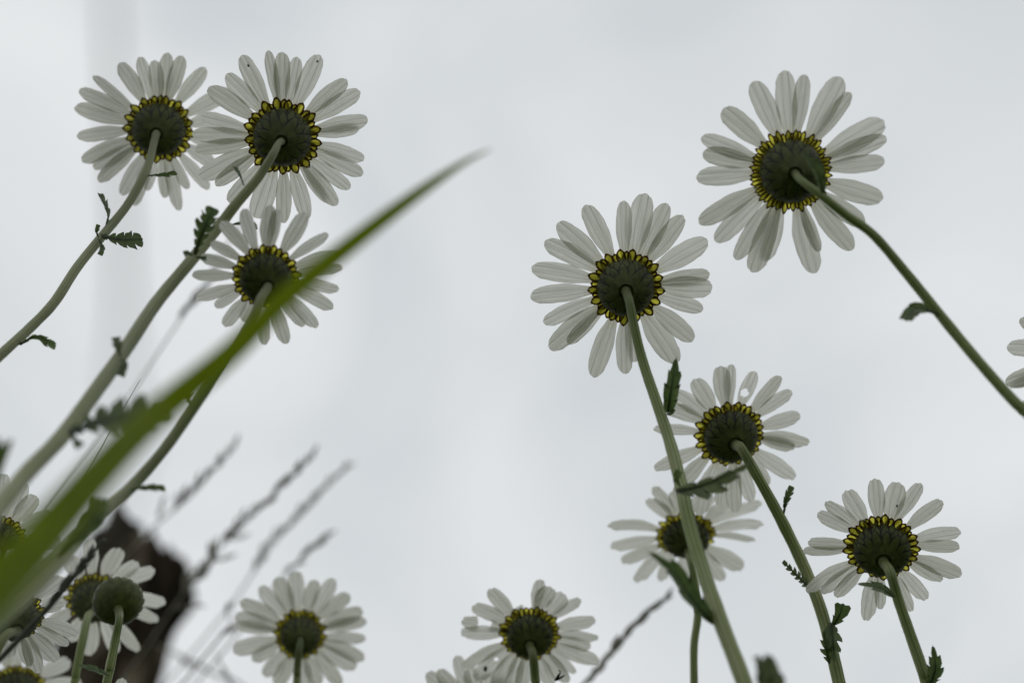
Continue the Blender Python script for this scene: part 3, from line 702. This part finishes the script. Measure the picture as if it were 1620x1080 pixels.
daisy("daisy under the bottom edge with a single white petal tip showing", 176, 1175, 0.43, 48, 20, 92,
      [(191,1073,21,0),(235,1085,24,1),(140,1086,24,1),(270,1120,24,0),(100,1115,24,0),(285,1170,24,1),(80,1165,24,1),(270,1225,24,0),(95,1220,24,0),(225,1265,24,1),(140,1265,24,1),(180,1280,24,0)],
      [(178,1215,14,0.415),(180,1270,14,0.414)], 24, 117)

# ------------------------------------------------------------------ the closed bud
def build_bud():
    rnd = random.Random(31)
    cx, cy, d = 187, 949, 0.432
    a = R_(26); f = (FW * math.cos(a) + UP * math.sin(a)).normalized()
    f = (FW.rotation_difference(ray(cx, cy).normalized()) @ f).normalized()
    ux = (RT - f * RT.dot(f)).normalized(); uy = f.cross(ux)
    C = P(cx, cy, d); Rm = px2m(36, d)
    rs = px2m(12, d) / 2
    base_pt = C - f * Rm * 0.80
    pts = [(C - f * Rm * 0.6, rs * 1.6), (base_pt, rs * 1.25)] + [(P(x, y, dd), px2m(wd, dd) / 2) for x, y, wd, dd in
           [(189,978,12,0.418),(183,1010,13,0.416),(175,1050,14,0.414),(164,1100,14,0.412)]]
    pts, gb = stem_to_ground(pts)
    root = empty("daisy_bud", gb, "round dark green closed daisy bud on its own stem", "flower bud")
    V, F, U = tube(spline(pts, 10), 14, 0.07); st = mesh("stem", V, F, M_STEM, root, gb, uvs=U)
    leaf_mesh(st, gb, [(172,1068,.41),(150,1058,.408),(122,1051,.405)], 6, teeth=3, roll=.6, lobed=.2, env='ov')
    # globe of overlapping bracts
    V, F, EDGE, TIP = [], [], [], []
    def surf(u, off): 
        th = math.pi * (1 - u)          # u 0 stem .. 1 crown
        return (Rm + off) * math.sin(th), (Rm * (0.82 if u < .5 else 0.66) + off) * math.cos(th)
    n, sides = 20, 40
    for i in range(n + 1):
        r, z = surf(0.02 + 0.96 * i / n, 0)
        for k in range(sides):
            b = 2 * math.pi * k / sides; V.append(C + ux * r * math.cos(b) + uy * r * math.sin(b) + f * z); EDGE.append(0); TIP.append(0)
        if i:
            for k in range(sides):
                k2 = (k + 1) % sides; F.append(((i - 1) * sides + k, (i - 1) * sides + k2, i * sides + k2, i * sides + k))
    F.append(tuple(range(n * sides, n * sides + sides)))
    cols = [-1, -0.72, -0.36, 0, 0.36, 0.72, 1]
    for (nb, u0, u1, off) in ((17, .06, .48, .0005), (22, .15, .66, .00035), (30, .30, .82, .0002)):
        for b in range(nb):
            a0 = 2 * math.pi * (b + rnd.uniform(-.1, .1)) / nb + u0 * 7; st0 = len(V); ue = u1 + rnd.uniform(-.03, .03)
            for i in range(11):
                t = i / 10; u = u0 + (ue - u0) * t; r, z = surf(u, off * (1 + t))
                g = (0.8 + .3 * sstep(0, .3, t)) * max(0, 1 - t ** 2.2) ** .75 + .02; wid = 2 * math.pi * Rm / nb * .62
                for v in cols:
                    a_ = a0 + v * wid * g / max(r, Rm * .25)
                    V.append(C + ux * r * math.cos(a_) + uy * r * math.sin(a_) + f * z); EDGE.append(max(abs(v), sstep(.86, 1, t)) * .62); TIP.append(0)
                if i:
                    for j in range(6): F.append((st0 + (i - 1) * 7 + j, st0 + (i - 1) * 7 + j + 1, st0 + i * 7 + j + 1, st0 + i * 7 + j))
    mesh("bud_head", V, F, M_BRACT, root, gb, attrs={'edge': EDGE, 'tip': TIP})
build_bud()

# ------------------------------------------------------------------ grass
def grass_blade(label, pts, seed=0, fold=0.35, mat=None, roll=0.0):
    ctl = [(P(x, y, d), px2m(wd, d) / 2) for x, y, wd, d in pts]
    ctl, gb = stem_to_ground(ctl, None)
    sp = spline(ctl, 12); V, F, U = [], [], []
    cols = [-1, -.66, -.33, 0, .33, .66, 1]
    for i, (p, r) in enumerate(sp):
        t = (sp[min(i + 1, len(sp) - 1)][0] - sp[max(i - 1, 0)][0]).normalized()
        q = t.cross((p - CAM).normalized()).normalized(); q = Matrix.Rotation(roll, 3, t) @ q; nn = q.cross(t)
        for v in cols:
            V.append(p + q * (v * r) + nn * (fold * r * abs(v) + 0.03 * r * math.cos(v * 9))); U.append(((v + 1) / 2, i / len(sp) * 4))
        if i:
            for j in range(6): F.append(((i - 1) * 7 + j, (i - 1) * 7 + j + 1, i * 7 + j + 1, i * 7 + j))
    o = mesh("broad_grass", V, F, mat or M_BLADE, None, gb, uvs=U); o.location = gb
    o['label'] = label; o['category'] = 'grass'; o['kind'] = 'thing'; return o
grass_blade("broad bright green grass blade sweeping up across the left side, out of focus",
            [(778,236,1.5,.262),(735,257,9,.255),(660,308,20,.245),(560,384,29,.232),(450,474,35,.22),(370,555,40,.212),(240,665,52,.198),(150,758,62,.187),(60,862,76,.175),(0,925,90,.166),(-90,1020,110,.152)], roll=-.25)

def spikelet(root, base, a, b, wd, rnd, mat, scatter=0.5):
    """a spindle of overlapping pointed florets from point a to point b"""
    V, F = [], []; ax = b - a; ln = ax.length; ax.normalize()
    o = ax.orthogonal().normalized(); n = max(3, int(ln / (wd * 1.1)))
    for k in range(n):
        f0 = k / n; c = a + ax * (ln * f0); sl = ln / n * 2.6
        side = Matrix.Rotation(k * 2.4 + rnd.random(), 3, ax) @ o
        dirn = (ax + side * 0.42 * scatter).normalized(); c = c + side * wd * 0.22
        q1 = dirn.orthogonal().normalized(); q2 = dirn.cross(q1); st = len(V)
        prof = [(0, .05), (.15, .6), (.4, 1), (.7, .7), (.9, .25), (1.0, .03)]
        for t, w_ in prof:
            for m in range(6):
                aa = m * math.pi / 3; rr = wd * .40 * w_
                V.append(c + dirn * sl * t + rr * (q1 * math.cos(aa) + q2 * math.sin(aa)))
        for i in range(5):
            for m in range(6): m2 = (m + 1) % 6; F.append((st + i * 6 + m, st + i * 6 + m2, st + i * 6 + 6 + m2, st + i * 6 + 6 + m))
        F.append(tuple(range(st, st + 6))[::-1]); F.append(tuple(range(st + 30, st + 36)))
    return mesh("spikelet", V, F, mat, root, base)
GG = 'seeding grass stalks behind the daisies'
def grass_stalk(label, pts, d, spikes, wpx=3.5, mat=None, ground=None, group=GG, ds=None):
    """pts: stalk centre line in photo pixels from tip to root; spikes: (x1,y1,x2,y2,width) base to tip"""
    mat = mat or M_DRY; rnd = random.Random(int(pts[0][0] * 7 + pts[0][1]))
    ds = ds or [d] * len(pts)
    ctl = [(P(x, y, dd), px2m(wpx * (0.5 + 0.5 * min(1, i / 2)), dd) / 2) for i, ((x, y), dd) in enumerate(zip(pts, ds))]
    ctl, gb = stem_to_ground(ctl, ground)
    root = empty("grass_stalk", gb, label, "grass stalk", group)
    sp = spline(ctl, 8); V, F, U = tube(sp, 8)
    for (x1, y1, x2, y2, w_) in spikes:         # hair-thin pedicels join the stalk to every spikelet
        a = P(x1, y1, d); near = min((q for q in sp), key=lambda q: ((q[0] - a).length + (0 if (q[0] - P(x2, y2, d)).length > (a - P(x2, y2, d)).length else 9)))
        if (near[0] - a).length > 1e-5:
            v2, f2, u2 = tube([(near[0], near[1] * .5), (near[0].lerp(a, .5), near[1] * .5), (a, near[1] * .45)], 5); n0 = len(V)
            V += v2; F += [tuple(x + n0 for x in f) for f in f2]; U += u2
    mesh("stem", V, F, mat, root, gb, uvs=U)
    for (x1, y1, x2, y2, w_) in spikes: spikelet(root, gb, P(x1, y1, d), P(x2, y2, d), px2m(w_ * 0.72, d), rnd, mat)
    return root
grass_stalk("leftmost seeding grass stalk, its tip above the dark post", [(378,694),(345,735),(305,780),(262,818),(225,850),(150,930),(60,1050)], .82,
            [(345,734,376,696,8),(322,757,348,728,10),(303,782,322,752,12),(283,796,300,772,12),(272,806,286,782,9),(250,822,258,788,7)], 3)
grass_stalk("middle seeding grass stalk with the longest spray of spikelets", [(502,709),(470,745),(435,780),(410,805),(375,840),(345,870),(320,905),(285,945),(240,1010),(190,1085)], .78,
            [(470,745,500,711,8),(445,768,472,740,12),(428,786,448,762,13),(404,812,425,790,17),(380,828,402,806,9),(366,846,384,815,11),(352,858,370,834,14),(355,854,392,846,6),
             (328,885,336,858,10),(318,915,340,868,12),(305,920,324,892,11),(336,888,368,878,7),(287,938,300,908,11),(296,930,318,908,9),(282,962,320,956,6)], 3)
grass_stalk("seeding grass stalk with a plain slender tip, right of the middle one", [(553,732),(520,765),(485,805),(450,840),(420,875),(400,905),(370,950),(330,1000),(280,1060),(240,1110)], .90,
            [(525,760,552,734,8),(500,786,526,756,9),(475,812,502,782,10),(455,832,476,806,10),(440,848,456,828,11),(418,868,436,844,8),(408,885,420,862,9),(398,908,412,884,11)], 3)
grass_stalk("short seeding grass stalk just above the soft-focus daisy", [(522,838),(500,862),(475,885),(455,905),(420,945),(385,990),(345,1040),(300,1095)], .80,
            [(500,860,520,842,9),(474,884,502,858,13),(450,905,460,895,8),(468,896,478,888,8)], 3.4)
grass_stalk("thin grass stalk with two small dark spikelets beside the post", [(374,966),(362,990),(350,1005),(325,1035),(298,1070),(270,1105)], .72,
            [(346,1012,362,994,11),(356,975,364,955,11),(364,1002,378,988,7)], 4)
grass_stalk("faint thin grass stalk leaning past the thick stem behind the flowers", [(418,300),(400,330),(372,368),(342,415),(322,455),(296,490),(265,535),(235,580),(208,622),(150,705),(60,830)], .74,
            [(398,334,414,306,9),(326,450,342,424,8),(308,478,326,452,9),(283,503,308,472,12),(374,365,392,342,6)], 3)
grass_stalk("bent grey grass stem leaning left to right low beside the post", [(244,1018),(280,1035),(310,1050),(345,1068),(390,1090)], 1.1,
            [(272,1032,305,1050,11)], 5)
grass_stalk("short grey grass stem crossing behind the soft-focus daisy", [(340,1030),(352,1055),(368,1085)], .8, [(352,1055,362,1078,6)], 4)
grass_stalk("long brownish grass head at bottom centre, reaching up to the tilted daisy", [(1062,938),(1025,968),(985,1010),(945,1060),(905,1105)], .61,
            [(1032,962,1060,940,10),(1008,984,1036,958,13),(985,1008,1012,980,16),(968,1030,990,1002,17),(948,1055,972,1024,14),(930,1080,952,1050,11)], 6)
grass_stalk("dark slender grass spike crossing the lower left flowers", [(166,852),(140,882),(110,920),(75,962),(40,1000),(0,1042),(-50,1095)], .345,
            [(140,882,164,856,8),(118,908,144,876,12),(96,934,122,902,14),(76,958,100,928,12)], 9, M_SPIKE, group=None)
grass_stalk("hair-thin dark grass stem above the green blade", [(222,600),(180,672),(152,722),(110,790),(60,870)], .40, [], 1.6, M_SPIKE, group=None)
grass_stalk("hazy pale grass stalk close to the lens at the upper left", [(172,-60),(176,60),(184,200),(192,340),(196,480),(192,600),(180,760)], .125, [], 14.0, M_SPIKE,
            ground=(-.10, .05), group=None, ds=[.112,.112,.112,.110,.102,.090,.075])

# ------------------------------------------------------------------ blurred leaf tip at the bottom right and the small insect
def build_leaf_plant():
    pts = [(P(1205,1150,.306), .0016), (P(1212,1120,.304), .0012), (P(1215,1100,.302), .0010)]
    top = [pts[2], pts[1], pts[0]]
    ctl, gb = stem_to_ground(top, None)
    root = empty("leafy_shoot", gb, "blurred grey-green curled leaf tip rising at the bottom edge", "plant")
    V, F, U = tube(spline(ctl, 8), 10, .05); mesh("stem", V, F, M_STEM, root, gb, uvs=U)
    leaf_mesh(root, gb, [(1214,1120,.296),(1219,1085,.292),(1220,1058,.289),(1210,1031,.288)], 26, teeth=3, lobed=.22, roll=.05, env='ov', fold=.1, curl=.15, mat=M_LEAFGREY)
    leaf_mesh(root, gb, [(1206,1072,.293),(1201,1046,.290),(1203,1036,.289),(1193,1040,.288)], 7, teeth=2, lobed=.1, roll=.1, env='wide', mat=M_LEAFGREY)
build_leaf_plant()
def build_insect():
    c0 = P(885, 1068, .4375); V, F = [], []
    def seg(a, b, r):
        pts = [(P(*a), r * .5), (P(*a).lerp(P(*b), .3), r), (P(*a).lerp(P(*b), .7), r * .9), (P(*b), r * .3)]
        v, f, _ = tube(spline(pts, 4), 8); n = len(V); V.extend(v); F.extend(tuple(x + n for x in q) for q in f)
    seg((878,1076,.4375), (887,1063,.4370), .00042); seg((879,1076,.4375), (894,1067,.4372), .00034); seg((887,1063,.437), (884,1059,.4368), .0002)
    o = mesh("insect", V, F, M_DARK, None, c0); o.location = c0
    o['label'] = "tiny black insect on a lower petal of the ragged daisy"; o['category'] = "insect"
build_insect()
